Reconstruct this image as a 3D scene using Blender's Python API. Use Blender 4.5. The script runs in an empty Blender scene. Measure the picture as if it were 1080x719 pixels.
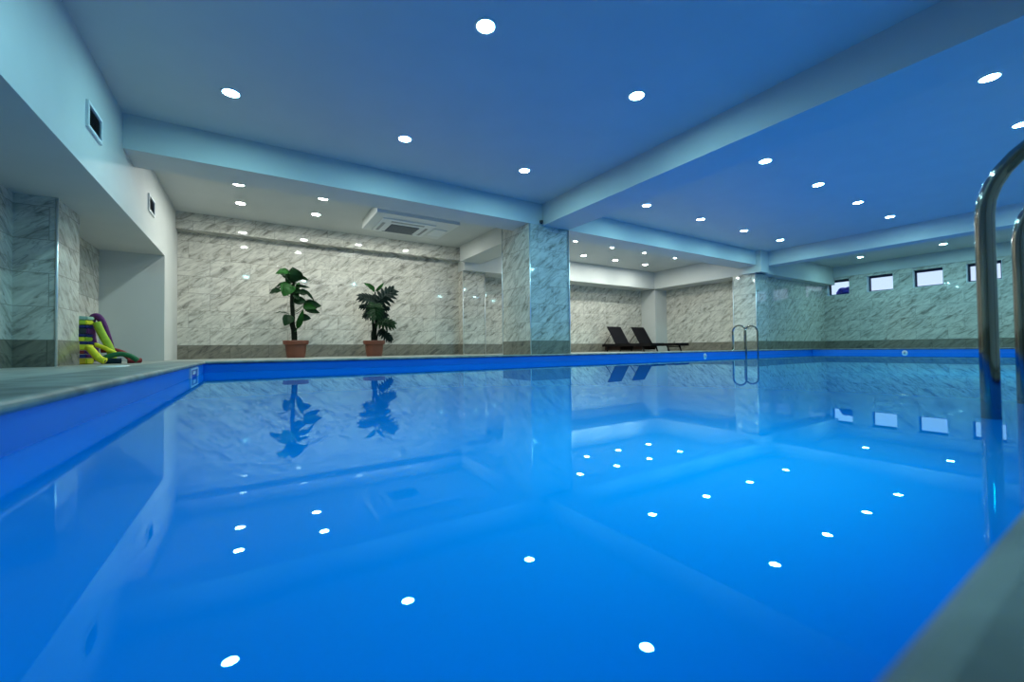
import bpy, bmesh, math, random
from mathutils import Vector, Matrix, Quaternion
random.seed(7)
S = bpy.context.scene
COL = S.collection
PI = math.pi

# ------------------------------------------------------------------ camera, world, exposure
EYE = Vector((0, 0, 0.22))
YAW, PITCH, ROLL, FPX = 0.56107, math.atan(8.5 / 436), math.atan(0.0118), 436.0
fw = Vector((math.sin(YAW) * math.cos(PITCH), math.cos(YAW) * math.cos(PITCH), math.sin(PITCH)))
r0 = Vector((math.cos(YAW), -math.sin(YAW), 0)); u0 = r0.cross(fw)
rt = math.cos(ROLL) * r0 - math.sin(ROLL) * u0
up = math.sin(ROLL) * r0 + math.cos(ROLL) * u0
cd = bpy.data.cameras.new('camera'); cam = bpy.data.objects.new('camera', cd); COL.objects.link(cam)
cam.matrix_world = Matrix(((rt.x, up.x, -fw.x, EYE.x), (rt.y, up.y, -fw.y, EYE.y), (rt.z, up.z, -fw.z, EYE.z), (0, 0, 0, 1)))
cd.sensor_width = 36; cd.lens = FPX / 1080 * 36; cd.clip_start = 0.005; cd.clip_end = 200
cd.dof.use_dof = True; cd.dof.focus_distance = 6.5; cd.dof.aperture_fstop = 3.2
S.camera = cam
S.view_settings.view_transform = 'Standard'; S.view_settings.look = 'None'
S.view_settings.gamma = 1; S.view_settings.exposure = 1.15; S.view_settings.use_curve_mapping = False
w = bpy.data.worlds.new('daylight'); S.world = w; w.use_nodes = True
w.node_tree.nodes['Background'].inputs[0].default_value = (0.62, 0.77, 1.0, 1)
w.node_tree.nodes['Background'].inputs[1].default_value = 0.55
S.cycles.use_denoising = True; S.cycles.use_adaptive_sampling = False
S.cycles.max_bounces = 10; S.cycles.diffuse_bounces = 6; S.cycles.glossy_bounces = 5
S.cycles.transparent_max_bounces = 12; S.cycles.transmission_bounces = 4
S.cycles.sample_clamp_indirect = 6.0
S.cycles.caustics_reflective = False; S.cycles.caustics_refractive = False
L_COOL, C_COOL = 212.0, (0.39, 0.90, 0.98)
L_GLOW, C_GLOW = 80.0, (0.0, 0.88, 1.0)       # added underwater lamps, unseen, that make the water glow      # pool downlights
L_WARM, C_WARM = 205.0, (0.89, 0.96, 0.90)      # lounge-bay downlights

# ------------------------------------------------------------------ materials
def nm(name):
    m = bpy.data.materials.new(name); m.use_nodes = True
    nt = m.node_tree; b = nt.nodes['Principled BSDF']
    return m, nt, b
def pmat(name, col, rough=0.5, metal=0.0, spec=0.5, var=0.0, scale=8.0, bump=0.0):
    m, nt, b = nm(name)
    b.inputs['Roughness'].default_value = rough; b.inputs['Metallic'].default_value = metal
    b.inputs['Specular IOR Level'].default_value = spec
    tc = nt.nodes.new('ShaderNodeTexCoord'); n = nt.nodes.new('ShaderNodeTexNoise')
    n.inputs['Scale'].default_value = scale; n.inputs['Detail'].default_value = 5
    nt.links.new(tc.outputs['Object'], n.inputs['Vector'])
    r = nt.nodes.new('ShaderNodeValToRGB')
    lo = [max(0, c * (1 - var)) for c in col]; hi = [min(1, c * (1 + var)) for c in col]
    r.color_ramp.elements[0].color = (*lo, 1); r.color_ramp.elements[1].color = (*hi, 1)
    r.color_ramp.elements[0].position = 0.3; r.color_ramp.elements[1].position = 0.7
    nt.links.new(n.outputs['Fac'], r.inputs['Fac']); nt.links.new(r.outputs['Color'], b.inputs['Base Color'])
    if bump:
        bp = nt.nodes.new('ShaderNodeBump'); bp.inputs['Strength'].default_value = bump; bp.inputs['Distance'].default_value = 0.01
        nt.links.new(n.outputs['Fac'], bp.inputs['Height']); nt.links.new(bp.outputs['Normal'], b.inputs['Normal'])
    return m
def marble(name, c_light, c_mid, c_dark, rough=0.09):
    m, nt, b = nm(name); N = nt.nodes.new; Lk = nt.links.new
    tc = N('ShaderNodeTexCoord')
    sep = N('ShaderNodeSeparateXYZ'); Lk(tc.outputs['Object'], sep.inputs[0])
    uu = N('ShaderNodeMath'); uu.operation = 'SUBTRACT'; Lk(sep.outputs['X'], uu.inputs[0]); Lk(sep.outputs['Y'], uu.inputs[1])
    vec = N('ShaderNodeCombineXYZ'); Lk(uu.outputs[0], vec.inputs[0]); 
    zz = N('ShaderNodeMath'); zz.operation = 'ADD'; zz.inputs[1].default_value = -0.05 ; Lk(sep.outputs['Z'], zz.inputs[0]); Lk(zz.outputs[0], vec.inputs[1])
    br = N('ShaderNodeTexBrick'); Lk(vec.outputs[0], br.inputs['Vector'])
    br.inputs['Scale'].default_value = 1; br.inputs['Brick Width'].default_value = 0.6; br.inputs['Row Height'].default_value = 0.3
    br.inputs['Mortar Size'].default_value = 0.003; br.inputs['Mortar Smooth'].default_value = 0.2
    br.inputs['Color1'].default_value = (0, 0, 0, 1); br.inputs['Color2'].default_value = (1, 1, 1, 1); br.inputs['Mortar'].default_value = (0.5, 0.5, 0.5, 1)
    # streaks run up and to the right on both wall directions
    d = Vector((0.80, 0.60, 0))
    dot = N('ShaderNodeVectorMath'); dot.operation = 'DOT_PRODUCT'; Lk(vec.outputs[0], dot.inputs[0]); dot.inputs[1].default_value = d
    sc = N('ShaderNodeVectorMath'); sc.operation = 'SCALE'; sc.inputs[0].default_value = d
    mu = N('ShaderNodeMath'); mu.operation = 'MULTIPLY'; mu.inputs[1].default_value = 0.74; Lk(dot.outputs['Value'], mu.inputs[0]); Lk(mu.outputs[0], sc.inputs['Scale'])
    sub = N('ShaderNodeVectorMath'); sub.operation = 'SUBTRACT'; Lk(vec.outputs[0], sub.inputs[0]); Lk(sc.outputs[0], sub.inputs[1])
    off = N('ShaderNodeVectorMath'); off.operation = 'SCALE'; off.inputs['Scale'].default_value = 5.0; Lk(br.outputs['Color'], off.inputs[0])
    add = N('ShaderNodeVectorMath'); add.operation = 'ADD'; Lk(sub.outputs[0], add.inputs[0]); Lk(off.outputs[0], add.inputs[1])
    n1 = N('ShaderNodeTexNoise'); n1.inputs['Scale'].default_value = 13.0; n1.inputs['Detail'].default_value = 7; n1.inputs['Roughness'].default_value = 0.62; n1.inputs['Distortion'].default_value = 0.7
    Lk(add.outputs[0], n1.inputs['Vector'])
    rp = N('ShaderNodeValToRGB'); e = rp.color_ramp.elements
    e[0].position = 0.33; e[0].color = (*c_dark, 1); e[1].position = 0.60; e[1].color = (*c_light, 1)
    x = e.new(0.44); x.color = (*c_mid, 1)
    Lk(n1.outputs['Fac'], rp.inputs['Fac'])
    n2 = N('ShaderNodeTexNoise'); n2.inputs['Scale'].default_value = 6.5; n2.inputs['Detail'].default_value = 4; n2.inputs['Distortion'].default_value = 1.2
    Lk(add.outputs[0], n2.inputs['Vector'])
    # thin dark veins where the second noise crosses its middle
    ab = N('ShaderNodeMath'); ab.operation = 'SUBTRACT'; ab.inputs[1].default_value = 0.5; Lk(n2.outputs['Fac'], ab.inputs[0])
    a2 = N('ShaderNodeMath'); a2.operation = 'ABSOLUTE'; Lk(ab.outputs[0], a2.inputs[0])
    mr = N('ShaderNodeMapRange'); mr.inputs['From Min'].default_value = 0.0; mr.inputs['From Max'].default_value = 0.022; mr.inputs['To Min'].default_value = 0.55; mr.inputs['To Max'].default_value = 0.0
    Lk(a2.outputs[0], mr.inputs['Value'])
    mx = N('ShaderNodeMix'); mx.data_type = 'RGBA'; Lk(mr.outputs[0], mx.inputs['Factor']); Lk(rp.outputs['Color'], mx.inputs['A']); mx.inputs['B'].default_value = (*c_dark, 1)
    mg = N('ShaderNodeMix'); mg.data_type = 'RGBA'; Lk(br.outputs['Fac'], mg.inputs['Factor']); Lk(mx.outputs['Result'], mg.inputs['A']); mg.inputs['B'].default_value = (*[c * 0.62 for c in c_mid], 1)
    Lk(mg.outputs['Result'], b.inputs['Base Color'])
    b.inputs['Roughness'].default_value = rough; b.inputs['Specular IOR Level'].default_value = 0.5
    bp = N('ShaderNodeBump'); bp.invert = True; bp.inputs['Strength'].default_value = 0.25; bp.inputs['Distance'].default_value = 0.003
    Lk(br.outputs['Fac'], bp.inputs['Height']); Lk(bp.outputs['Normal'], b.inputs['Normal'])
    return m
def emit(name, col, strength):
    m = bpy.data.materials.new(name); m.use_nodes = True; nt = m.node_tree; nt.nodes.clear()
    o = nt.nodes.new('ShaderNodeOutputMaterial'); e = nt.nodes.new('ShaderNodeEmission')
    e.inputs[0].default_value = (*col, 1); e.inputs[1].default_value = strength
    nt.links.new(e.outputs[0], o.inputs[0]); return m
def water_mat():
    m = bpy.data.materials.new('water'); m.use_nodes = True; nt = m.node_tree; nt.nodes.clear(); N = nt.nodes.new; Lk = nt.links.new
    o = N('ShaderNodeOutputMaterial'); fr = N('ShaderNodeFresnel'); fr.inputs['IOR'].default_value = 1.33
    gl = N('ShaderNodeBsdfGlossy'); gl.inputs['Roughness'].default_value = 0.0; gl.inputs['Color'].default_value = (0.48, 0.92, 1, 1)
    tr = N('ShaderNodeBsdfTransparent'); tr.inputs['Color'].default_value = (0.05, 0.85, 1.0, 1)
    df = N('ShaderNodeBsdfDiffuse'); df.inputs['Color'].default_value = (0.0, 0.30, 1.0, 1)
    tc = N('ShaderNodeTexCoord'); n = N('ShaderNodeTexNoise'); n.inputs['Scale'].default_value = 2.2; n.inputs['Detail'].default_value = 2
    Lk(tc.outputs['Object'], n.inputs['Vector'])
    bp = N('ShaderNodeBump'); bp.inputs['Strength'].default_value = 0.007; bp.inputs['Distance'].default_value = 0.01
    Lk(n.outputs['Fac'], bp.inputs['Height']); Lk(bp.outputs['Normal'], gl.inputs['Normal']); Lk(bp.outputs['Normal'], fr.inputs['Normal'])
    tl = N('ShaderNodeBsdfTranslucent'); tl.inputs['Color'].default_value = (0.0, 0.52, 1.0, 1)
    m0 = N('ShaderNodeMixShader'); m0.inputs[0].default_value = 0.5; Lk(df.outputs[0], m0.inputs[1]); Lk(tl.outputs[0], m0.inputs[2])
    m1 = N('ShaderNodeMixShader'); m1.inputs[0].default_value = 0.85; Lk(tr.outputs[0], m1.inputs[1]); Lk(m0.outputs[0], m1.inputs[2])
    m2 = N('ShaderNodeMixShader'); Lk(fr.outputs[0], m2.inputs[0]); Lk(m1.outputs[0], m2.inputs[1]); Lk(gl.outputs[0], m2.inputs[2])
    Lk(m2.outputs[0], o.inputs[0]); return m
def glass_mat():
    m = bpy.data.materials.new('window_glass'); m.use_nodes = True; nt = m.node_tree; nt.nodes.clear(); N = nt.nodes.new; Lk = nt.links.new
    o = N('ShaderNodeOutputMaterial'); fr = N('ShaderNodeFresnel'); fr.inputs['IOR'].default_value = 1.45
    gl = N('ShaderNodeBsdfGlossy'); gl.inputs['Roughness'].default_value = 0.02
    tr = N('ShaderNodeBsdfTransparent'); tr.inputs['Color'].default_value = (0.95, 0.97, 1, 1)
    m2 = N('ShaderNodeMixShader'); Lk(fr.outputs[0], m2.inputs[0]); Lk(tr.outputs[0], m2.inputs[1]); Lk(gl.outputs[0], m2.inputs[2])
    Lk(m2.outputs[0], o.inputs[0]); return m

M = {}
M['paint'] = pmat('white_paint', (0.56, 0.57, 0.55), 0.6, spec=0.3, var=0.02, scale=3)
M['grey_paint'] = pmat('grey_plaster', (0.50, 0.50, 0.48), 0.6, spec=0.3, var=0.08, scale=40, bump=0.1)
M['tile'] = marble('marble_tile', (0.64, 0.61, 0.54), (0.47, 0.445, 0.39), (0.22, 0.21, 0.18), 0.05)
M['skirt'] = marble('dark_marble_tile', (0.24, 0.22, 0.175), (0.18, 0.165, 0.135), (0.10, 0.095, 0.08), 0.15)
M['deck'] = pmat('stone_deck', (0.29, 0.31, 0.28), 0.4, var=0.3, scale=7, bump=0.05)
M['coping'] = pmat('stone_coping', (0.165, 0.18, 0.16), 0.5, var=0.5, scale=9, bump=0.05)
M['liner'] = pmat('blue_pool_liner', (0.0, 0.19, 0.68), 0.35, var=0.04, scale=2)
M['liner_dark'] = pmat('dark_blue_liner_strip', (0.0, 0.04, 0.35), 0.4)
M['water'] = water_mat()
M['chrome'] = pmat('stainless_steel', (0.34, 0.325, 0.30), 0.07, metal=1.0)
M['alu'] = pmat('aluminium_trim', (0.85, 0.87, 0.88), 0.35, metal=0.8)
M['housing_paint'] = pmat('housing_paint', (0.66, 0.67, 0.65), 0.5)
M['ring'] = pmat('white_lamp_ring', (0.85, 0.85, 0.85), 0.35)
M['lens_cool'] = emit('cool_lamp_lens', C_COOL, L_COOL)
M['lens_warm'] = emit('warm_lamp_lens', C_WARM, L_WARM)
M['lens_pool'] = emit('added_water_glow', C_GLOW, L_GLOW)  # emitter of the lamps added under water
M['white_plastic'] = pmat('white_plastic', (0.72, 0.74, 0.74), 0.35)
M['grille'] = pmat('dark_grille', (0.06, 0.065, 0.07), 0.5)
M['slot'] = pmat('grey_slot', (0.30, 0.31, 0.31), 0.5)
M['black'] = pmat('black_plastic', (0.015, 0.015, 0.015), 0.4)
M['wicker'] = pmat('dark_brown_weave', (0.008, 0.007, 0.009), 0.8, var=0.3, scale=60, spec=0.12)
M['brown_weave'] = pmat('brown_weave', (0.030, 0.016, 0.012), 0.8, var=0.4, scale=50, spec=0.12)
M['loungefr'] = pmat('dark_brown_frame', (0.008, 0.006, 0.006), 0.7, spec=0.12)
M['terra'] = pmat('terracotta_plastic', (0.16, 0.045, 0.024), 0.5, var=0.1)
M['soil'] = pmat('dark_soil', (0.02, 0.014, 0.01), 0.9, var=0.4, scale=60)
M['stem'] = pmat('dark_plant_stem', (0.006, 0.010, 0.006), 0.8, spec=0.1, var=0.4, scale=20)
M['leaf'] = pmat('dark_green_leaf', (0.007, 0.038, 0.010), 0.45, spec=0.2, var=0.3, scale=9)
M['leaf_bright'] = pmat('bright_green_leaf', (0.014, 0.095, 0.013), 0.45, spec=0.2, var=0.3, scale=9)
M['leaf_blue'] = pmat('bluish_green_leaf', (0.006, 0.020, 0.016), 0.5, spec=0.2, var=0.3, scale=9)
M['frame_dark'] = pmat('navy_window_frame', (0.015, 0.015, 0.06), 0.4)
M['reveal'] = pmat('pale_window_reveal', (0.75, 0.80, 0.86), 0.5)
M['glass'] = glass_mat()
for n_, c_ in dict(yellow=(0.72, 0.66, 0.02), lime=(0.36, 0.50, 0.03), purple=(0.11, 0.012, 0.12), navy=(0.008, 0.018, 0.15),
                   red=(0.22, 0.012, 0.014), green=(0.010, 0.13, 0.045), teal=(0.005, 0.04, 0.075), mint=(0.30, 0.46, 0.36), amber=(0.75, 0.45, 0.02)).items():
    M[n_] = pmat(n_ + '_foam', c_, 0.75, var=0.12, scale=30)
M['tarp'] = pmat('blue_cloth', (0.05, 0.05, 0.55), 0.7, var=0.2)

# ------------------------------------------------------------------ mesh helpers
def obj(name, bm, mat, parent=None, smooth=False, bevel=0.0):
    me = bpy.data.meshes.new(name)
    if bevel:
        bmesh.ops.bevel(bm, geom=[e for e in bm.edges], offset=bevel, segments=2, affect='EDGES', clamp_overlap=True)
    bmesh.ops.recalc_face_normals(bm, faces=bm.faces)
    bm.to_mesh(me); bm.free()
    if smooth:
        for p in me.polygons: p.use_smooth = True
    o = bpy.data.objects.new(name, me); COL.objects.link(o)
    for mm in (mat if isinstance(mat, (list, tuple)) else [mat]): me.materials.append(mm)
    if parent: o.parent = parent
    return o
def thing(name, label, cat, loc=(0, 0, 0), rz=0.0, group=None):
    o = bpy.data.objects.new(name, None); COL.objects.link(o); o.empty_display_size = 0.1
    o.location = loc; o.rotation_euler = (0, 0, rz); o['label'] = label; o['category'] = cat
    if group: o['group'] = group
    return o
def tag(o, label, cat, group=None, kind=None):
    o['label'] = label; o['category'] = cat
    if group: o['group'] = group
    if kind: o['kind'] = kind
    return o
def struct(name, bm, mat, label=None, cat=None, **k):
    o = obj(name, bm, mat, **k); o['kind'] = 'structure'
    if label: o['label'] = label
    if cat: o['category'] = cat
    return o
def box(bm, x0, x1, y0, y1, z0, z1, mi=0):
    vs = [bm.verts.new((x, y, z)) for x in (x0, x1) for y in (y0, y1) for z in (z0, z1)]
    fs = [(0, 1, 3, 2), (4, 6, 7, 5), (0, 4, 5, 1), (2, 3, 7, 6), (0, 2, 6, 4), (1, 5, 7, 3)]
    for f in fs:
        q = bm.faces.new([vs[i] for i in f]); q.material_index = mi
def B(*boxes):
    bm = bmesh.new()
    for b in boxes: box(bm, *b)
    return bm
def lathe(bm, prof, seg=32, c=(0, 0, 0)):
    rings = []
    for r, z in prof:
        if r < 1e-6: rings.append([bm.verts.new((c[0], c[1], c[2] + z))])
        else: rings.append([bm.verts.new((c[0] + r * math.cos(2 * PI * i / seg), c[1] + r * math.sin(2 * PI * i / seg), c[2] + z)) for i in range(seg)])
    for a, b in zip(rings, rings[1:]):
        for i in range(seg):
            j = (i + 1) % seg
            if len(a) == 1 and len(b) == 1: continue
            if len(a) == 1: bm.faces.new((a[0], b[i], b[j]))
            elif len(b) == 1: bm.faces.new((a[i], a[j], b[0]))
            else: bm.faces.new((a[i], a[j], b[j], b[i]))
def tube(bm, pts, rad, seg=12, cap=True, mi=0):
    pts = [Vector(p) for p in pts]; n = len(pts)
    rads = rad if isinstance(rad, (list, tuple)) else [rad] * n
    rings = []; t0 = (pts[1] - pts[0]).normalized()
    nrm = t0.orthogonal().normalized()
    for i, p in enumerate(pts):
        t = (pts[min(i + 1, n - 1)] - pts[max(i - 1, 0)]).normalized()
        q = t0.rotation_difference(t); nrm = (q @ nrm); nrm = (nrm - t * nrm.dot(t)).normalized(); t0 = t
        bn = t.cross(nrm)
        rings.append([bm.verts.new(p + rads[i] * (math.cos(2 * PI * k / seg) * nrm + math.sin(2 * PI * k / seg) * bn)) for k in range(seg)])
    for a, b in zip(rings, rings[1:]):
        for k in range(seg):
            f = bm.faces.new((a[k], a[(k + 1) % seg], b[(k + 1) % seg], b[k])); f.material_index = mi
    if cap:
        bm.faces.new(rings[0][::-1]).material_index = mi; bm.faces.new(rings[-1]).material_index = mi
def smoothpath(pts, n=8):
    pts = [Vector(p) for p in pts]; P = [pts[0]] + pts + [pts[-1]]; out = []
    for i in range(1, len(P) - 2):
        a, b, c, d = P[i - 1], P[i], P[i + 1], P[i + 2]
        for k in range(n):
            t = k / n
            out.append(0.5 * ((2 * b) + (c - a) * t + (2 * a - 5 * b + 4 * c - d) * t * t + (3 * b - a - 3 * c + d) * t ** 3))
    out.append(pts[-1]); return out
def copy_tree(o, parent=None):
    c = o.copy(); COL.objects.link(c)
    if parent: c.parent = parent
    for ch in [q for q in bpy.data.objects if q.parent == o and q.parent != c]: copy_tree(ch, c)
    return c

# ------------------------------------------------------------------ the setting
H, ZB, ZF, ZS = 2.588, 2.24, 0.11, 2.055      # ceiling, beam underside, deck, dropped soffit
XL, YB, YB2, XW, YN = -1.08, 8.97, 9.17, 15.0, -1.0
PX0, PX1, PY0, PY1, PZ = -0.395, 12.2, 0.0275, 4.9, -1.35
ZW, ZC = 0.03, 0.137      # water level, coping top   # pool basin
struct('ceiling', B((-2.0, 15.4, YN - 0.2, 9.5, H, H + 0.2)), M['paint'])
o = B((-2.0, PX0 - 0.03, YN, 9.4, -0.1, ZF), (PX1 + 0.03, 15.2, YN, 9.4, -0.1, ZF), (PX0 - 0.03, PX1 + 0.03, YN, PY0 - 0.03, -0.1, ZF), (PX0 - 0.03, PX1 + 0.03, PY1 + 0.03, 9.4, -0.1, ZF))
struct('floor', o, M['deck'], 'grey green stone pool deck', 'floor')
# pool basin
bm = bmesh.new()
v = [bm.verts.new(p) for p in [(PX0, PY0, PZ), (PX1, PY0, PZ), (PX1, PY1, PZ), (PX0, PY1, PZ), (PX0, PY0, ZF), (PX1, PY0, ZF), (PX1, PY1, ZF), (PX0, PY1, ZF)]]
for f in [(0, 1, 2, 3), (0, 4, 5, 1), (1, 5, 6, 2), (2, 6, 7, 3), (3, 7, 4, 0)]: bm.faces.new([v[i] for i in f])
struct('pool_basin', bm, M['liner'], 'saturated blue lined swimming pool basin', 'pool')
# coping swept round the rectangle with a bullnose
prof = [(0.004, ZF), (-0.008, ZF), (-0.014, 0.113), (-0.018, 0.118), (-0.0185, 0.124), (-0.016, 0.130), (-0.011, 0.1345), (-0.003, ZC), (0.30, ZC), (0.312, 0.134), (0.318, 0.126), (0.318, ZF - 0.005), (0.03, ZF - 0.005)]
bm = bmesh.new(); rings = []
for sx, sy, X, Y in [(-1, -1, PX0, PY0), (1, -1, PX1, PY0), (1, 1, PX1, PY1), (-1, 1, PX0, PY1)]:
    rings.append([bm.verts.new((X + sx * d, Y + sy * d, z)) for d, z in prof])
for i in range(4):
    a, b_ = rings[i], rings[(i + 1) % 4]
    for k in range(len(prof)):
        bm.faces.new((a[k], a[(k + 1) % len(prof)], b_[(k + 1) % len(prof)], b_[k]))
struct('pool_coping', bm, M['coping'], 'grey green stone coping with a rounded nose', 'coping')
me = bpy.data.meshes.new('pool_water'); me.from_pydata([(PX0, PY0, ZW), (PX1, PY0, ZW), (PX1, PY1, ZW), (PX0, PY1, ZW)], [], [(0, 1, 2, 3)])
wo = bpy.data.objects.new('pool_water', me); COL.objects.link(wo); me.materials.append(M['water'])
tag(wo, 'still blue water filling the indoor swimming pool', 'water', kind='stuff')

# walls
struct('wall_back', B((-1.3, 4.2, YB, YB + 0.3, 0, H)), M['tile'])
struct('trim_1', B((XL, 4.14, 8.75, YB + 0.01, 2.30, H)), M['tile'], 'projecting marble tile band along the top of the back wall', 'trim')
struct('wall_back_right', B((4.2, 11.4, YB2, YB2 + 0.3, 0, H)), M['tile'])
struct('tiled_pier', B((4.15, 4.73, 8.72, YB2 + 0.05, ZF, ZS + 0.01)), M['tile'], 'marble tiled pier in the back corner behind the main column', 'pier')
struct('dropped_soffit', B((4.14, 10.75, 8.6, 9.3, ZS, H - 0.001)), M['paint'], 'white dropped fascia over the lounger bay back wall', 'soffit')
struct('dropped_soffit', B((10.72, 15.05, 5.40, 9.3, ZS, H - 0.001)), M['paint'], 'white dropped soffit block turning the corner towards the windows', 'soffit')
struct('plaster_pier', B((10.77, 11.36, 8.62, 9.3, ZF, ZS + 0.01)), M['paint'], 'white plaster pier behind the loungers', 'pier')
struct('wall_side', B((11.33, 11.5, 5.9, 9.3, 0, ZS + 0.01)), M['tile'])
struct('tiled_pilaster', B((10.70, 11.28, 5.5, 6.08, ZF, ZS + 0.01)), M['tile'], 'marble tiled corner pilaster behind the far pool ladder', 'pilaster')
struct('wall_far_right', B((11.2, 15.1, 5.65, 5.85, 0, ZS + 0.01)), M['tile'])
struct('corner_column', B((10.60, 10.97, 5.31, 5.78, ZS, H)), M['paint'], 'white column head above the corner pilaster', 'column')
# right wall with window openings
WZ0, WZ1 = 1.735, 2.195
wins = [(5.02, 5.58), (4.03, 4.61), (3.05, 3.63), (2.07, 2.65), (1.09, 1.67), (0.11, 0.69), (-0.87, -0.29)]
bm = bmesh.new(); TW = 0.235
box(bm, XW, XW + TW, YN, 9.4, 0, WZ0); box(bm, XW, XW + TW, YN, 9.4, WZ1, H)
ys = sorted([YN, 9.4] + [q for ww in wins for q in ww])
for a, b_ in zip(ys[0::2], ys[1::2]): box(bm, XW, XW + TW, a, b_, WZ0, WZ1)
struct('wall_right', bm, M['tile'])
struct('trim_2', B((XW - 0.035, XW, YN, 5.41, 2.27, H)), M['paint'], 'white plaster band above the small windows', 'trim')
for i, (a, b_) in enumerate(wins):
    bm = bmesh.new(); x = XW + 0.002
    t = 0.008
    box(bm, x, XW + 0.2, a, a + t, WZ0, WZ1); box(bm, x, XW + 0.2, b_ - t, b_, WZ0, WZ1); box(bm, x, XW + TW, a, b_, WZ0, WZ0 + t)
    wn = struct('window_%d' % (i + 1), bm, M['reveal'])
    fr_ = bmesh.new(); f0 = XW + 0.15; f1 = f0 + 0.05; t = 0.035
    a2, b2, z0, z1 = a + 0.008, b_ - 0.008, WZ0 + 0.008, WZ1
    box(fr_, f0, f1, a2, a2 + t, z0, z1); box(fr_, f0, f1, b2 - t, b2, z0, z1); box(fr_, f0, f1, a2 + t, b2 - t, z0, z0 + t); box(fr_, f0, f1, a2 + t, b2 - t, z1 - t * 1.6, z1)
    obj('window_frame', fr_, M['frame_dark'], wn)
    obj('window_pane', B((f0 + 0.02, f0 + 0.026, a2 + t, b2 - t, z0 + t, z1 - t * 1.6)), M['glass'], wn)
# left side
struct('wall_left', B((-2.0, XL, YN, 7.75, 1.64, H)), M['paint'])
struct('wall_recess', B((-2.0, -1.77, YN, 7.8, 0, 1.65)), M['tile'])
struct('wall_left_end', B((-2.0, XL, 7.75, 9.2, 0, H)), M['paint'])
struct('recess_column', B((-1.8, -1.50, 5.35, 5.92, ZF, 1.645)), M['tile'], 'marble tiled column standing in the left recess', 'column')
struct('wall_front', B((-2.0, 15.3, YN - 0.2, YN, 0, H)), M['paint'])
# beams and main column
struct('ceiling_beam', B((XL, 10.7, 5.43, 5.93, ZB, H)), M['paint'], 'white ceiling beam parallel to the back wall', 'beam')
struct('ceiling_beam', B((4.03, 4.57, YN, 8.61, ZB - 0.001, H)), M['paint'], 'white ceiling beam running over the pool to the main column', 'beam')
struct('ceiling_beam', B((10.97, 11.33, YN, 5.41, ZB, H)), M['paint'], 'white ceiling beam near the window wall', 'beam')
struct('main_column', B((3.765, 4.575, 5.437, 6.29, ZF, H)), M['tile'], 'tall marble tiled square column beyond the pool', 'column')
# skirtings
SK = 0.35; e = 0.006
struct('baseboard_back', B((XL, 4.14, YB - e, YB, ZF, SK), (4.14 - e, 4.73 + e, 8.72 - e, YB, ZF, SK), (4.73, 10.78, YB2 - e, YB2, ZF, SK)), M['skirt'])
struct('baseboard_side', B((11.33 - e, 11.33, 6.0, 8.62, ZF, SK), (10.70 - e, 11.28, 5.5 - e, 6.08 + e, ZF, SK), (11.27, XW, 5.65 - e, 5.65, ZF, SK)), M['skirt'])
struct('baseboard_right', B((XW - e, XW, YN, 5.65, ZF, SK)), M['skirt'])
struct('baseboard_column', B((3.765 - e, 4.575 + e, 5.425 - e, 6.29 + e, ZF, SK)), M['skirt'])
struct('baseboard_recess', B((-1.8, -1.50 + e, 5.35 - e, 5.92 + e, ZF, SK), (-1.77, -1.77 + e, YN, 7.75, ZF, SK)), M['skirt'])
# metal corner strips
tn = 3
for x, y, z1 in [(3.765, 5.425, ZB), (4.575, 5.425, ZB), (3.765, 6.29, H), (4.15, 8.72, ZS), (4.73, 8.72, ZS), (10.70, 5.5, ZS), (10.70, 6.08, ZS), (-1.50, 5.35, 1.64)]:
    bm = bmesh.new(); tube(bm, [(x, y, ZF), (x, y, z1)], 0.010, 8)
    struct('trim_%d' % tn, bm, M['alu'], smooth=True); tn += 1

# ------------------------------------------------------------------ recessed downlights
def make_downlight(kind):
    t = thing('recessed_downlight', 'x', 'ceiling light')
    bm = bmesh.new(); lathe(bm, [(0.063, -0.002), (0.063, -0.010), (0.076, -0.008), (0.080, 0.0), (0.063, -0.002)], 24)
    obj('trim_ring', bm, M['ring'], t, smooth=True)
    bm = bmesh.new(); lathe(bm, [(0.0, -0.007), (0.062, -0.007), (0.062, -0.001)], 16)
    obj('lamp_lens', bm, M['lens_' + kind], t)
    return t
proto = {'cool': make_downlight('cool'), 'warm': make_downlight('warm')}
used = set()
ORD = ['first', 'second', 'third', 'fourth', 'fifth', 'sixth']
def downlights(kind, xs, rows, bay, fromwhat):
    for ri, (y, rname) in enumerate(rows):
        for i, x in enumerate(xs):
            o_ = proto[kind] if kind not in used else copy_tree(proto[kind])
            used.add(kind)
            o_.location = (x, y, H)
            o_['label'] = 'round recessed downlight, %s %s, %s' % (ORD[i], fromwhat, rname)
            o_['category'] = 'ceiling light'; o_['group'] = 'downlights ' + bay
xa = [-0.165, 1.445, 3.055]
downlights('cool', xa, [(4.5, 'left pool ceiling, row beside cross beam'), (2.61, 'left pool ceiling, nearer row')], 'over the left part of the pool', 'from the left wall')
xb = [5.555, 7.045, 8.515, 9.985]
downlights('cool', xb, [(4.58, 'right pool ceiling, row beside cross beam'), (2.70, 'right pool ceiling, middle row'), (0.80, 'right pool ceiling, nearest row')], 'over the right part of the pool', 'right of the long beam')
downlights('cool', [13.85], [(4.38, 'nearest the soffit'), (2.80, 'second from the soffit'), (1.2, 'third from the soffit'), (-0.4, 'fourth from the soffit')], 'in the window strip', 'beside the window wall')
downlights('warm', [-0.16, 0.93], [(6.92, 'plant bay, row behind beam'), (7.80, 'plant bay, row by back wall')], 'in the plant bay', 'from the left wall')
downlights('warm', [2.0, 3.07], [(7.93, 'behind the air conditioner housing')], 'behind the air conditioner', 'from its left edge')
downlights('warm', [6.05, 7.17, 8.30, 9.50], [(6.90, 'lounger bay, row behind beam'), (7.92, 'lounger bay, rear row')], 'in the lounger bay', 'from the main column')

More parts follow.
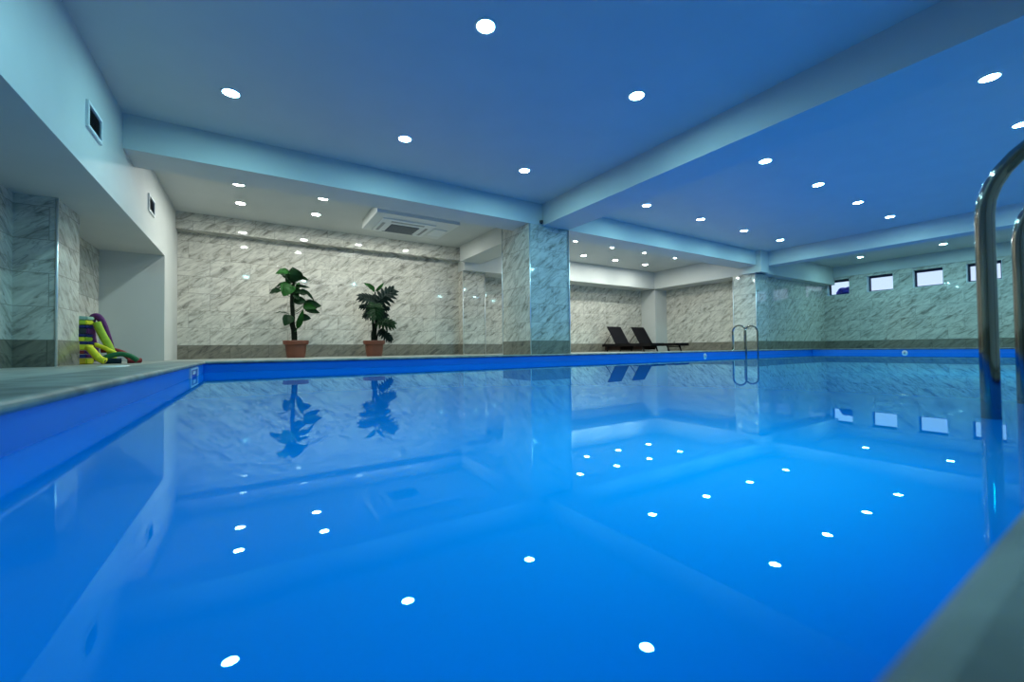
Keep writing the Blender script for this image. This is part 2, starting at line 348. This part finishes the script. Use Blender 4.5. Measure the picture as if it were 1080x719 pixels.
for x, lab in [(0.7, 'added unseen lamp that makes the water glow, first from the left'), (3.9, 'added unseen lamp that makes the water glow, second from the left'), (7.1, 'added unseen lamp that makes the water glow, third from the left'), (10.6, 'added unseen lamp that makes the water glow, fourth from the left')]:  # lamps added below the camera's view to brighten the water
    t = thing('added_glow_lamp', lab, 'added light', (x, PY0, -0.62), group='added unseen lamps that make the water glow'); t.rotation_euler = (-PI / 2, 0, 0)
    bm = bmesh.new(); lathe(bm, [(0.118, 0.012), (0.135, 0.014), (0.142, 0.006), (0.145, 0.0)], 28); obj('trim_ring', bm, M['chrome'], t, smooth=True)
    bm = bmesh.new(); lathe(bm, [(0, 0.010), (0.118, 0.010)], 20); obj('lamp_lens', bm, M['lens_pool'], t)

# ------------------------------------------------------------------ ceiling cassette air conditioner
t = thing('air_conditioner', 'white ceiling cassette air conditioner in a boxed housing above the plants', 'air conditioner', (2.4, 7.19, H))
obj('housing', B((-0.72, 0.72, -0.54, 0.53, -0.165, -0.002)), M['housing_paint'], t)
obj('cover_panel', B((-0.57, 0.36, -0.32, 0.46, -0.183, -0.165)), M['white_plastic'], t, bevel=0.005)
g = obj('intake_grille', B((-0.36, 0.14, -0.07, 0.37, -0.190, -0.183)), M['grille'], t)
bm = bmesh.new()
for k in range(9): box(bm, -0.355, 0.135, -0.06 + k * 0.052, -0.052 + k * 0.052, -0.194, -0.190)
obj('grille_bar', bm, M['slot'], g)
for b_ in [(-0.40, 0.18, -0.24, -0.18, -0.187, -0.183), (-0.40, 0.18, 0.40, 0.43, -0.187, -0.183), (-0.52, -0.47, -0.10, 0.38, -0.187, -0.183), (0.24, 0.29, -0.10, 0.38, -0.187, -0.183)]:
    obj('air_slot', B(b_), M['slot'], t)
obj('access_panel', B((0.40, 0.66, -0.12, 0.30, -0.176, -0.165)), M['white_plastic'], t, bevel=0.004)

# ------------------------------------------------------------------ vents on the left wall
for (y, lab) in [(4.545, 'white framed square air vent on the left wall before the cross beam'), (6.76, 'white framed square air vent on the left wall behind the cross beam')]:
    t = thing('air_vent', lab, 'vent', (XL, y, 2.07), group='air vents on the left wall')
    hw, hz, f_ = 0.175, 0.105, 0.025
    fm = B((0.0, 0.018, -hw, -hw + f_, -hz, hz), (0.0, 0.018, hw - f_, hw, -hz, hz), (0.0, 0.018, -hw + f_, hw - f_, -hz, -hz + f_), (0.0, 0.018, -hw + f_, hw - f_, hz - f_, hz))
    obj('vent_frame', fm, M['white_plastic'], t)
    obj('backing', B((0.0, 0.002, -hw + f_, hw - f_, -hz + f_, hz - f_)), M['black'], t)
    bm = bmesh.new()
    for k in range(9):
        z = -hz + f_ + 0.009 + k * 0.0175
        vs = [bm.verts.new(p) for p in [(0.003, -hw + f_, z), (0.003, hw - f_, z), (0.012, hw - f_, z - 0.008), (0.012, -hw + f_, z - 0.008)]]
        bm.faces.new(vs)
    obj('slat', bm, M['grille'], t)
# wall sensor
bm = bmesh.new(); lathe(bm, [(0, -0.055), (0.018, -0.05), (0.028, -0.035), (0.03, -0.015), (0.03, 0)], 20, (3.97, 5.46 - 0.08, ZB + 0.055))
tag(obj('dome_sensor', bm, M['black'], smooth=True), 'tiny black dome sensor where the beams meet above the main column', 'sensor')

# ------------------------------------------------------------------ pool fittings
t = thing('pool_skimmer', 'white framed skimmer opening in the left pool wall near the corner', 'skimmer', (PX0, 4.10, 0.066))
obj('faceplate', B((0.0, 0.012, -0.245, -0.20, -0.055, 0.036), (0.0, 0.012, 0.20, 0.245, -0.055, 0.036), (0.0, 0.012, -0.20, 0.20, -0.055, -0.043), (0.0, 0.012, -0.20, 0.20, 0.022, 0.036)), M['white_plastic'], t)
obj('flap', B((0.001, 0.004, -0.20, 0.20, -0.043, 0.022)), M['liner_dark'], t)
obj('flap_bar', B((0.004, 0.009, -0.09, 0.09, -0.015, 0.012)), M['white_plastic'], t)
bm = bmesh.new(); lathe(bm, [(0, 0.006), (0.085, 0.008), (0.1, 0.005), (0.104, 0)], 28, (-1.00, 4.80, ZF))
tag(obj('skimmer_lid', bm, M['white_plastic'], smooth=True), 'white round lid set in the left deck before the recess', 'lid')
def inlet(loc, rot, lab):
    t = thing('pool_inlet', lab, 'inlet', loc, group='white inlet nozzles'); t.rotation_euler = rot
    bm = bmesh.new(); lathe(bm, [(0.014, 0.012), (0.03, 0.014), (0.045, 0.008), (0.05, 0.0)], 20); obj('collar', bm, M['white_plastic'], t, smooth=True)
    bm = bmesh.new(); lathe(bm, [(0, 0.006), (0.016, 0.006)], 14); obj('nozzle', bm, M['slot'], t)
inlet((7.585, PY1, 0.04), (PI / 2, 0, 0), 'small white inlet on the back pool wall, below the loungers')
inlet((PX1, 3.12, 0.04), (0, -PI / 2, 0), 'small white inlet on the far right pool wall below the windows')

# ------------------------------------------------------------------ ladders
def ladder(name_lab, x0, x1, ywater, sgn, top, zdeck, loc_deck):
    """rails run from the deck leg at y = loc_deck over an arch to the water leg at y = ywater"""
    t = thing('pool_ladder', name_lab, 'ladder', ((x0 + x1) / 2, ywater, 0))
    ox, oy = (x0 + x1) / 2, ywater
    for x in (x0, x1):
        yd = loc_deck; rr = abs(yd - ywater) / 2; zc = top - rr
        pts = [(x - ox, 0, -0.95), (x - ox, 0, 0.0), (x - ox, 0, zc * 0.6), (x - ox, 0, zc - 0.03)]
        for k in range(0, 17):
            a = PI * k / 16
            pts.append((x - ox, (rr - rr * math.cos(a)) * (1 if yd > ywater else -1), zc + rr * math.sin(a)))
        pts += [(x - ox, yd - oy, zc - 0.03), (x - ox, yd - oy, zdeck + 0.002)]
        bm = bmesh.new(); tube(bm, pts, 0.018, 20)
        rl = obj('handrail', bm, M['chrome'], t, smooth=True)
        bm = bmesh.new(); lathe(bm, [(0.0185, 0.022), (0.026, 0.020), (0.034, 0.006), (0.036, 0.0)], 20, (x - ox, yd - oy, zdeck))
        obj('flange', bm, M['chrome'], rl, smooth=True)
    for z in (-0.22, -0.5, -0.78):
        obj('step', B((x0 - ox, x1 - ox, -0.035, 0.035, z - 0.012, z + 0.012)), M['chrome'], t, bevel=0.004)
    return t
ladder('tall stainless steel pool ladder close to the camera at the right edge', 1.585, 2.055, 0.245, 1, 0.735, ZC, -0.135)
ladder('small stainless steel pool ladder on the far coping before the tiled pilaster', 8.80, 9.27, 4.75, -1, 0.665, ZC, 5.03)

# ------------------------------------------------------------------ loungers
def lounger():
    t = thing('sun_lounger', 'x', 'sun lounger')
    w2, Lh, zs = 0.30, 1.76, 0.215      # half width, length along -Y, seat height above deck
    bm = bmesh.new()
    for s in (-1, 1): box(bm, min(s * w2, s * (w2 - 0.035)), max(s * w2, s * (w2 - 0.035)), -Lh, 0, zs - 0.068, zs + 0.004)
    for y in (0 - 0.035, -0.62, -1.2, -Lh): box(bm, -w2 + 0.035, w2 - 0.035, y, y + 0.035, zs - 0.05, zs - 0.008)
    obj('frame', bm, M['loungefr'], t)
    obj('seat', B((-w2 + 0.02, w2 - 0.02, -Lh + 0.02, -0.56, zs - 0.012, zs + 0.012)), M['wicker'], t, bevel=0.006)
    obj('base_panel', B((-w2 + 0.05, w2 - 0.05, -0.66, -0.05, 0.045, zs - 0.06)), M['brown_weave'], t, bevel=0.01)
    bm = bmesh.new(); box(bm, -w2 + 0.02, w2 - 0.02, 0, 0.62, -0.015, 0.015)
    bo = obj('backrest', bm, M['wicker'], t, bevel=0.006); bo.location = (0, -0.52, zs); bo.rotation_euler = (math.radians(57), 0, 0)
    bm = bmesh.new()
    for s in (-1, 1): tube(bm, [(s * (w2 - 0.06), -0.30, zs + 0.30), (s * (w2 - 0.06), -0.03, zs)], 0.010, 8)
    tube(bm, [(-w2 + 0.06, -0.30, zs + 0.30), (w2 - 0.06, -0.30, zs + 0.30)], 0.010, 8)
    obj('back_support', bm, M['loungefr'], t)
    for y, dy in ((-0.22, 0.05), (-Lh + 0.30, -0.07)):
        for s in (-1, 1):
            bm = bmesh.new(); tube(bm, [(s * (w2 - 0.03), y, zs - 0.03), (s * (w2 - 0.03), y + dy, 0.0)], [0.026, 0.020], 8)
            obj('leg', bm, M['loungefr'], t)
    for y in (-0.22, -Lh + 0.30):
        bm = bmesh.new(); tube(bm, [(-w2 + 0.03, y, zs - 0.09), (w2 - 0.03, y, zs - 0.09)], 0.012, 8)
        obj('stretcher', bm, M['loungefr'], t)
    return t
l1 = lounger(); l2 = copy_tree(l1)
for l_, x, lab in ((l1, 9.13, 'dark brown sun lounger with raised back, left one, nearer the main column'), (l2, 10.16, 'dark brown sun lounger with raised back, right one, before the white pier')):
    l_.location = (x, 9.0, ZF); l_['label'] = lab; l_['group'] = 'sun loungers by the back wall'; l_['category'] = 'sun lounger'

# ------------------------------------------------------------------ potted plants
def pot(t):
    bm = bmesh.new()
    lathe(bm, [(0, 0.0), (0.145, 0.0), (0.148, 0.03), (0.152, 0.032), (0.175, 0.235), (0.205, 0.24), (0.212, 0.30), (0.208, 0.31), (0.192, 0.31), (0.185, 0.27), (0.18, 0.26)], 36)
    p = obj('pot', bm, M['terra'], t, smooth=False)
    bm = bmesh.new(); lathe(bm, [(0, 0.275), (0.1, 0.272), (0.184, 0.262)], 28); obj('soil', bm, M['soil'], t)
def leaf_frame(a, b, tilt):
    ax = (b - a); Ln = ax.length; ax.normalize()
    nrm = Vector((0, -1, 0.35)) ; nrm = (nrm - ax * nrm.dot(ax)).normalized()
    nrm = Quaternion(ax, tilt * 0.5) @ nrm; side = ax.cross(nrm).normalized()
    return ax, nrm, side, Ln
def leaf(t, a, b, wd, mat, tilt=0.0, root=None, arch=0.10):
    """broad blade from a (stalk) to b (tip), folded along the midrib"""
    a, b = Vector(a), Vector(b); ax, nr, sd, Ln = leaf_frame(a, b, tilt)
    bm = bmesh.new(); n = 12; rows = []
    for i in range(n + 1):
        s = i / n; hw = wd / 2 * (math.sin(PI * min(1, s ** 0.72)) ** 0.75 if 0 < s < 1 else 0.02)
        c = a + ax * (s * Ln) + nr * (arch * Ln * math.sin(PI * s)) - Vector((0, 0, 0.05 * Ln * s * s))
        r = []
        for q in (-1, -0.55, 0, 0.55, 1):
            r.append(bm.verts.new(c + sd * (q * hw) + nr * (abs(q) ** 1.5 * hw * 0.30 + 0.006 * math.sin(s * 17 + q * 3))))
        rows.append(r)
    for p, q in zip(rows, rows[1:]):
        for k in range(4): bm.faces.new((p[k], p[k + 1], q[k + 1], q[k]))
    res = bmesh.ops.solidify(bm, geom=bm.faces[:], thickness=0.002)
    if root is not None:
        rv = Vector(root); mid = (rv + a) / 2 + Vector((0, 0, -0.02)); tube(bm, smoothpath([rv, mid, a], 4), 0.005, 6)
    return obj('leaf', bm, mat, t, smooth=True)
def lobed(t, a, b, wd, mat, tilt=0.0, root=None, n=7):
    a, b = Vector(a), Vector(b); ax, nr, sd, Ln = leaf_frame(a, b, tilt)
    bm = bmesh.new()
    def spine(s): return a + ax * (s * Ln * 0.80) + nr * (0.08 * Ln * math.sin(PI * s))
    def finger(p0, d, ln, fw_):
        d = d.normalized(); s_ = d.cross(nr).normalized(); rows = []
        for i in range(6):
            u = i / 5; hw = fw_ / 2 * (0.55 + 0.75 * math.sin(PI * min(1, u * 0.95 + 0.12)) if u < 0.98 else 0.06)
            c = p0 + d * (ln * u) - Vector((0, 0, 0.14 * ln * u * u)) + nr * (0.03 * math.sin(PI * u))
            rows.append([bm.verts.new(c - s_ * hw), bm.verts.new(c + nr * 0.004), bm.verts.new(c + s_ * hw)])
        for p, q in zip(rows, rows[1:]):
            for k in range(2): bm.faces.new((p[k], p[k + 1], q[k + 1], q[k]))
    for i in range(n):
        s = i / (n - 1); ang = 1.75 * (1 - s) + 0.45 * s
        ln = wd / 2 * (0.75 + 0.55 * math.sin(PI * (0.15 + 0.65 * s)))
        for q in (-1, 1):
            finger(spine(s * 0.9), ax * math.cos(ang) + sd * q * math.sin(ang), ln, Ln * 0.125)
    finger(spine(0.85), ax, Ln * 0.32, Ln * 0.17)
    rows = []
    for i in range(8):
        s = i / 7; c = spine(s); hw = wd * 0.09 * (1 - 0.6 * s)
        rows.append([bm.verts.new(c - sd * hw), bm.verts.new(c - nr * 0.003), bm.verts.new(c + sd * hw)])
    for p, q in zip(rows, rows[1:]):
        for k in range(2): bm.faces.new((p[k], p[k + 1], q[k + 1], q[k]))
    bmesh.ops.solidify(bm, geom=bm.faces[:], thickness=0.002)
    if root is not None:
        rv = Vector(root); tube(bm, smoothpath([rv, (rv + a) / 2 + Vector((0, 0, -0.015)), a], 4), 0.006, 6)
    return obj('leaf', bm, mat, t, smooth=True)

t = thing('potted_plant', 'tall broad leaved green plant in a terracotta pot, left of the two', 'plant', (0.668, 8.40, ZF), group='potted plants by the back wall')
pot(t)
KX, KZ = 0.0024, 0.00274
def q1(u, v, y=0.0): return ((u - 197) * KX, y, 0.31 + (555 - v) * KZ)
bm = bmesh.new()
tube(bm, smoothpath([q1(187, 575), q1(185, 500), q1(172, 440), q1(176, 380), q1(172, 300), q1(178, 220), q1(185, 165)], 5), [0.048] * 6 + [0.044] * 8 + [0.036] * 10 + [0.024] * 7, 12)
tube(bm, smoothpath([q1(190, 510), q1(207, 465), q1(222, 420)], 5), 0.012, 8)
obj('stem', bm, M['stem'], t, smooth=True)
Bq, D = M['leaf_bright'], M['leaf']
P1 = [((190, 172), (172, 74), 78, D, 0.2, -.06), ((158, 112), (60, 130), 42, Bq, 0.5, -.10), ((222, 132), (282, 150), 20, D, 0.8, -.02), ((160, 178), (62, 204), 26, D, 0.7, .05),
      ((152, 190), (108, 274), 72, Bq, -0.2, -.14), ((98, 228), (24, 254), 34, D, 0.4, -.02), ((182, 238), (240, 236), 34, D, 0.5, -.1), ((222, 232), (278, 236), 36, D, 0.3, .03),
      ((262, 214), (326, 280), 16, D, 0.7, .05), ((200, 188), (297, 194), 16, D, 0.9, .04), ((180, 292), (268, 302), 46, D, 0.4, -.08), ((245, 318), (368, 318), 52, D, 0.4, -.04),
      ((255, 340), (364, 362), 34, D, 0.6, .04), ((152, 380), (52, 374), 10, D, 1.1, .02), ((166, 392), (118, 458), 56, D, 0.2, -.05), ((215, 404), (298, 404), 42, D, 0.4, -.02),
      ((203, 478), (238, 348), 30, Bq, 0.2, -.12), ((215, 150), (190, 100), 40, D, 0.4, .06), ((160, 180), (150, 120), 40, D, -0.3, .05), ((200, 210), (225, 160), 26, Bq, 0.9, .08), ((186, 250), (212, 292), 30, D, 0.4, -.1), ((150, 150), (92, 108), 34, D, 0.3, .04), ((205, 150), (236, 108), 44, D, 0.3, -.03), ((172, 210), (70, 212), 22, Bq, 0.8, .06), ((240, 330), (330, 342), 40, Bq, 0.5, -.12)]
for (a, b, wd, m_, tl, yy) in P1:
    vroot = min(500, a[1] + 45)
    leaf(t, q1(a[0], a[1], yy), q1(b[0], b[1], yy * 1.6 - 0.02), wd * 1.25 * KZ, m_, tl, q1(178, vroot, 0.0))

t = thing('potted_plant', 'bushy plant with fingered dark leaves in a terracotta pot, right of the two', 'plant', (2.05, 8.40, ZF), group='potted plants by the back wall')
pot(t)
KX2, KZ2 = 0.00225, 0.0025
def q2(u, v, y=0.0): return ((u - 198) * KX2, y, 0.30 + (545 - v) * KZ2)
bm = bmesh.new()
tube(bm, smoothpath([q2(188, 560), q2(186, 500), q2(192, 440), q2(186, 370), q2(190, 300)], 5), [0.036] * 8 + [0.026] * 13, 12)
tube(bm, smoothpath([q2(206, 560), q2(206, 470), q2(214, 400), q2(206, 300), q2(208, 220), q2(208, 155)], 5), [0.030] * 10 + [0.022] * 10 + [0.014] * 6, 12)
tube(bm, smoothpath([q2(218, 545), q2(228, 490), q2(245, 455)], 5), 0.014, 8)
obj('stem', bm, M['stem'], t, smooth=True)
leaf(t, q2(205, 152), q2(106, 84, -.03), 46 * KZ2, Bq, 0.3, q2(208, 175))
leaf(t, q2(212, 150), q2(282, 72, -.03), 26 * KZ2, Bq, 0.6, q2(208, 178))
G, U = M['leaf'], M['leaf_blue']
P2 = [((222, 238), (372, 122), 118, U, 0.2, -.05), ((192, 228), (50, 208), 92, U, 0.2, -.04), ((190, 285), (72, 278), 62, U, 0.5, .05), ((192, 262), (182, 385), 110, G, 0.0, -.15),
      ((228, 290), (342, 278), 52, U, 0.4, .03), ((222, 322), (310, 352), 66, U, 0.3, -.02), ((225, 392), (372, 418), 92, G, 0.2, -.05), ((248, 468), (348, 545), 66, U, 0.2, -.02),
      ((176, 300), (106, 372), 66, U, 0.3, -.05), ((205, 240), (185, 180), 70, U, 0.3, .06), ((215, 262), (262, 330), 70, G, 0.0, .08)]
for (a, b, wd, m_, tl, yy) in P2:
    lobed(t, q2(a[0], a[1], yy), q2(b[0], b[1], yy * 1.5 - 0.02), wd * 1.15 * KZ2, m_, tl, q2(206 if a[1] < 450 else 225, min(a[1] + 40, 520)))

# ------------------------------------------------------------------ swim gear in the left recess
def belt(x, y, z, c1, c2, lab, n=9, hgt=0.05, rx=0.125, ry=0.10, nm_='swim_belt'):
    t = thing(nm_, lab, 'swim belt', (x, y, z), group='stack of foam swim belts')
    for k in range(n):
        a = 2 * PI * (k + 0.5) / n; bm = bmesh.new()
        box(bm, -0.048, 0.048, -0.018, 0.018, 0.002, hgt - 0.002)
        o_ = obj('foam_block', bm, M[c1] if k % 2 == 0 or c2 is None else M[c2], t, bevel=0.008)
        o_.location = (rx * math.cos(a), ry * math.sin(a), 0)
        o_.rotation_euler = (0, 0, math.atan2(ry * math.cos(a), -rx * math.sin(a)))
    bm = bmesh.new(); pts = [(rx * 0.86 * math.cos(2 * PI * k / 24), ry * 0.86 * math.sin(2 * PI * k / 24), hgt / 2) for k in range(25)]
    tube(bm, pts, 0.008, 6); obj('strap', bm, M['black'], t)
layers = [('yellow', 'amber', 0.066), ('purple', 'navy', 0.042), ('purple', 'red', 0.042), ('yellow', 'yellow', 0.062), ('navy', 'navy', 0.032), ('lime', 'yellow', 0.046),
          ('navy', 'navy', 0.030), ('purple', 'black', 0.062), ('navy', 'navy', 0.036), ('yellow', 'lime', 0.050), ('mint', 'mint', 0.042)]
names = ['yellow and amber foam belt at the bottom of the stack beside the recess column', 'purple and navy foam belt, second from the bottom of the stack', 'purple and dark red foam belt, third from the bottom of the stack',
         'plain yellow foam belt, fourth from the bottom of the stack', 'plain navy foam belt on the plain yellow one', 'lime and yellow foam belt at mid height of the stack',
         'thin navy foam belt directly on the lime and yellow one', 'purple and black foam belt in the upper stack', 'thin navy foam belt under the bright yellow one', 'yellow and lime foam belt near the top of the stack', 'pale mint foam belt on top of the stack']
z = ZF
for i, ((c1, c2, h_), nm1) in enumerate(zip(layers, names)):
    belt(-1.630 + 0.006 * math.sin(i * 2.1), 6.30 + 0.01 * math.cos(i * 1.7), z, c1, c2, nm1, hgt=h_); z += h_ + 0.001
def noodle(pts, rad, mat, lab):
    t = thing('pool_noodle', lab, 'pool noodle', pts[0], group='foam pool noodles in the recess')
    o0 = Vector(pts[0]); P = smoothpath([Vector(p) - o0 for p in pts], 10)
    bm = bmesh.new(); tube(bm, P, rad, 16); obj('foam_tube', bm, M[mat], t, smooth=True)
    for a, b in ((P[0], P[1]), (P[-1], P[-2])):
        d = (a - b).normalized(); bm = bmesh.new(); tube(bm, [a - d * 0.002, a + d * 0.0015], rad * 0.35, 12); obj('end_hole', bm, M['black'], t)
noodle([(-1.50, 6.52, 0.145), (-1.53, 6.50, 0.352), (-1.538, 6.48, 0.476), (-1.535, 6.47, 0.585), (-1.515, 6.45, 0.638), (-1.482, 6.44, 0.645), (-1.450, 6.44, 0.60), (-1.425, 6.45, 0.52), (-1.405, 6.47, 0.42), (-1.39, 6.52, 0.30), (-1.38, 6.56, 0.146)], 0.033, 'purple', 'dark purple foam noodle arched over beside the belt stack')
noodle([(-1.455, 6.30, 0.565), (-1.432, 6.29, 0.50), (-1.400, 6.28, 0.42), (-1.365, 6.27, 0.345), (-1.335, 6.27, 0.26), (-1.315, 6.27, 0.15)], 0.037, 'lime', 'thick lime green foam noodle leaning down from the purple arch')
noodle([(-1.44, 6.19, 0.318), (-1.429, 6.19, 0.316), (-1.377, 6.17, 0.292), (-1.326, 6.15, 0.262), (-1.29, 6.17, 0.235), (-1.25, 6.19, 0.205)], 0.022, 'yellow', 'slim yellow foam noodle lying across the pile')
noodle([(-1.455, 6.04, 0.285), (-1.425, 6.0, 0.262), (-1.39, 5.98, 0.215), (-1.350, 5.97, 0.165), (-1.31, 5.96, 0.145)], 0.033, 'yellow', 'short thick yellow foam noodle bent down onto the deck')
noodle([(-1.44, 6.40, 0.262), (-1.38, 6.40, 0.262), (-1.31, 6.39, 0.25), (-1.24, 6.38, 0.215), (-1.17, 6.37, 0.145)], 0.030, 'red', 'dark red foam noodle between the yellow and green ones')
noodle([(-1.375, 6.09, 0.150), (-1.326, 6.09, 0.185), (-1.252, 6.09, 0.212), (-1.193, 6.09, 0.214), (-1.132, 6.09, 0.190), (-1.075, 6.09, 0.142)], 0.026, 'green', 'green foam noodle arching low at the right of the pile')
noodle([(-1.385, 6.16, 0.142), (-1.34, 6.165, 0.142), (-1.27, 6.17, 0.142), (-1.225, 6.18, 0.142)], 0.030, 'teal', 'dark teal foam noodle lying flat under the green one')
noodle([(-1.18, 6.20, 0.140), (-1.13, 6.22, 0.140), (-1.08, 6.26, 0.140)], 0.028, 'red', 'short red foam noodle end under the green arch')
# blue bundle on the outside sill of the first window
bm = bmesh.new(); bmesh.ops.create_icosphere(bm, subdivisions=4, radius=1)
for v_ in bm.verts:
    n_ = v_.co.normalized(); k = 1 + 0.18 * math.sin(5 * n_.y + 2) * math.cos(4 * n_.z) + 0.08 * math.sin(11 * n_.y + 7 * n_.x)
    v_.co = Vector((XW + 0.38 + n_.x * 0.12 * k, 5.26 + n_.y * 0.20 * k, max(1.744, 1.855 - 0.03 * n_.y + n_.z * 0.135 * k)))
struct('trim_20', B((XW + 0.2, XW + 0.62, 4.9, 5.75, WZ0 - 0.06, WZ0 + 0.008)), M['paint'], 'outside sill under the first small window', 'trim')
tag(obj('cloth_bundle', bm, M['tarp'], smooth=True), 'blue cloth bundle on the sill outside the small window nearest the soffit', 'cloth')
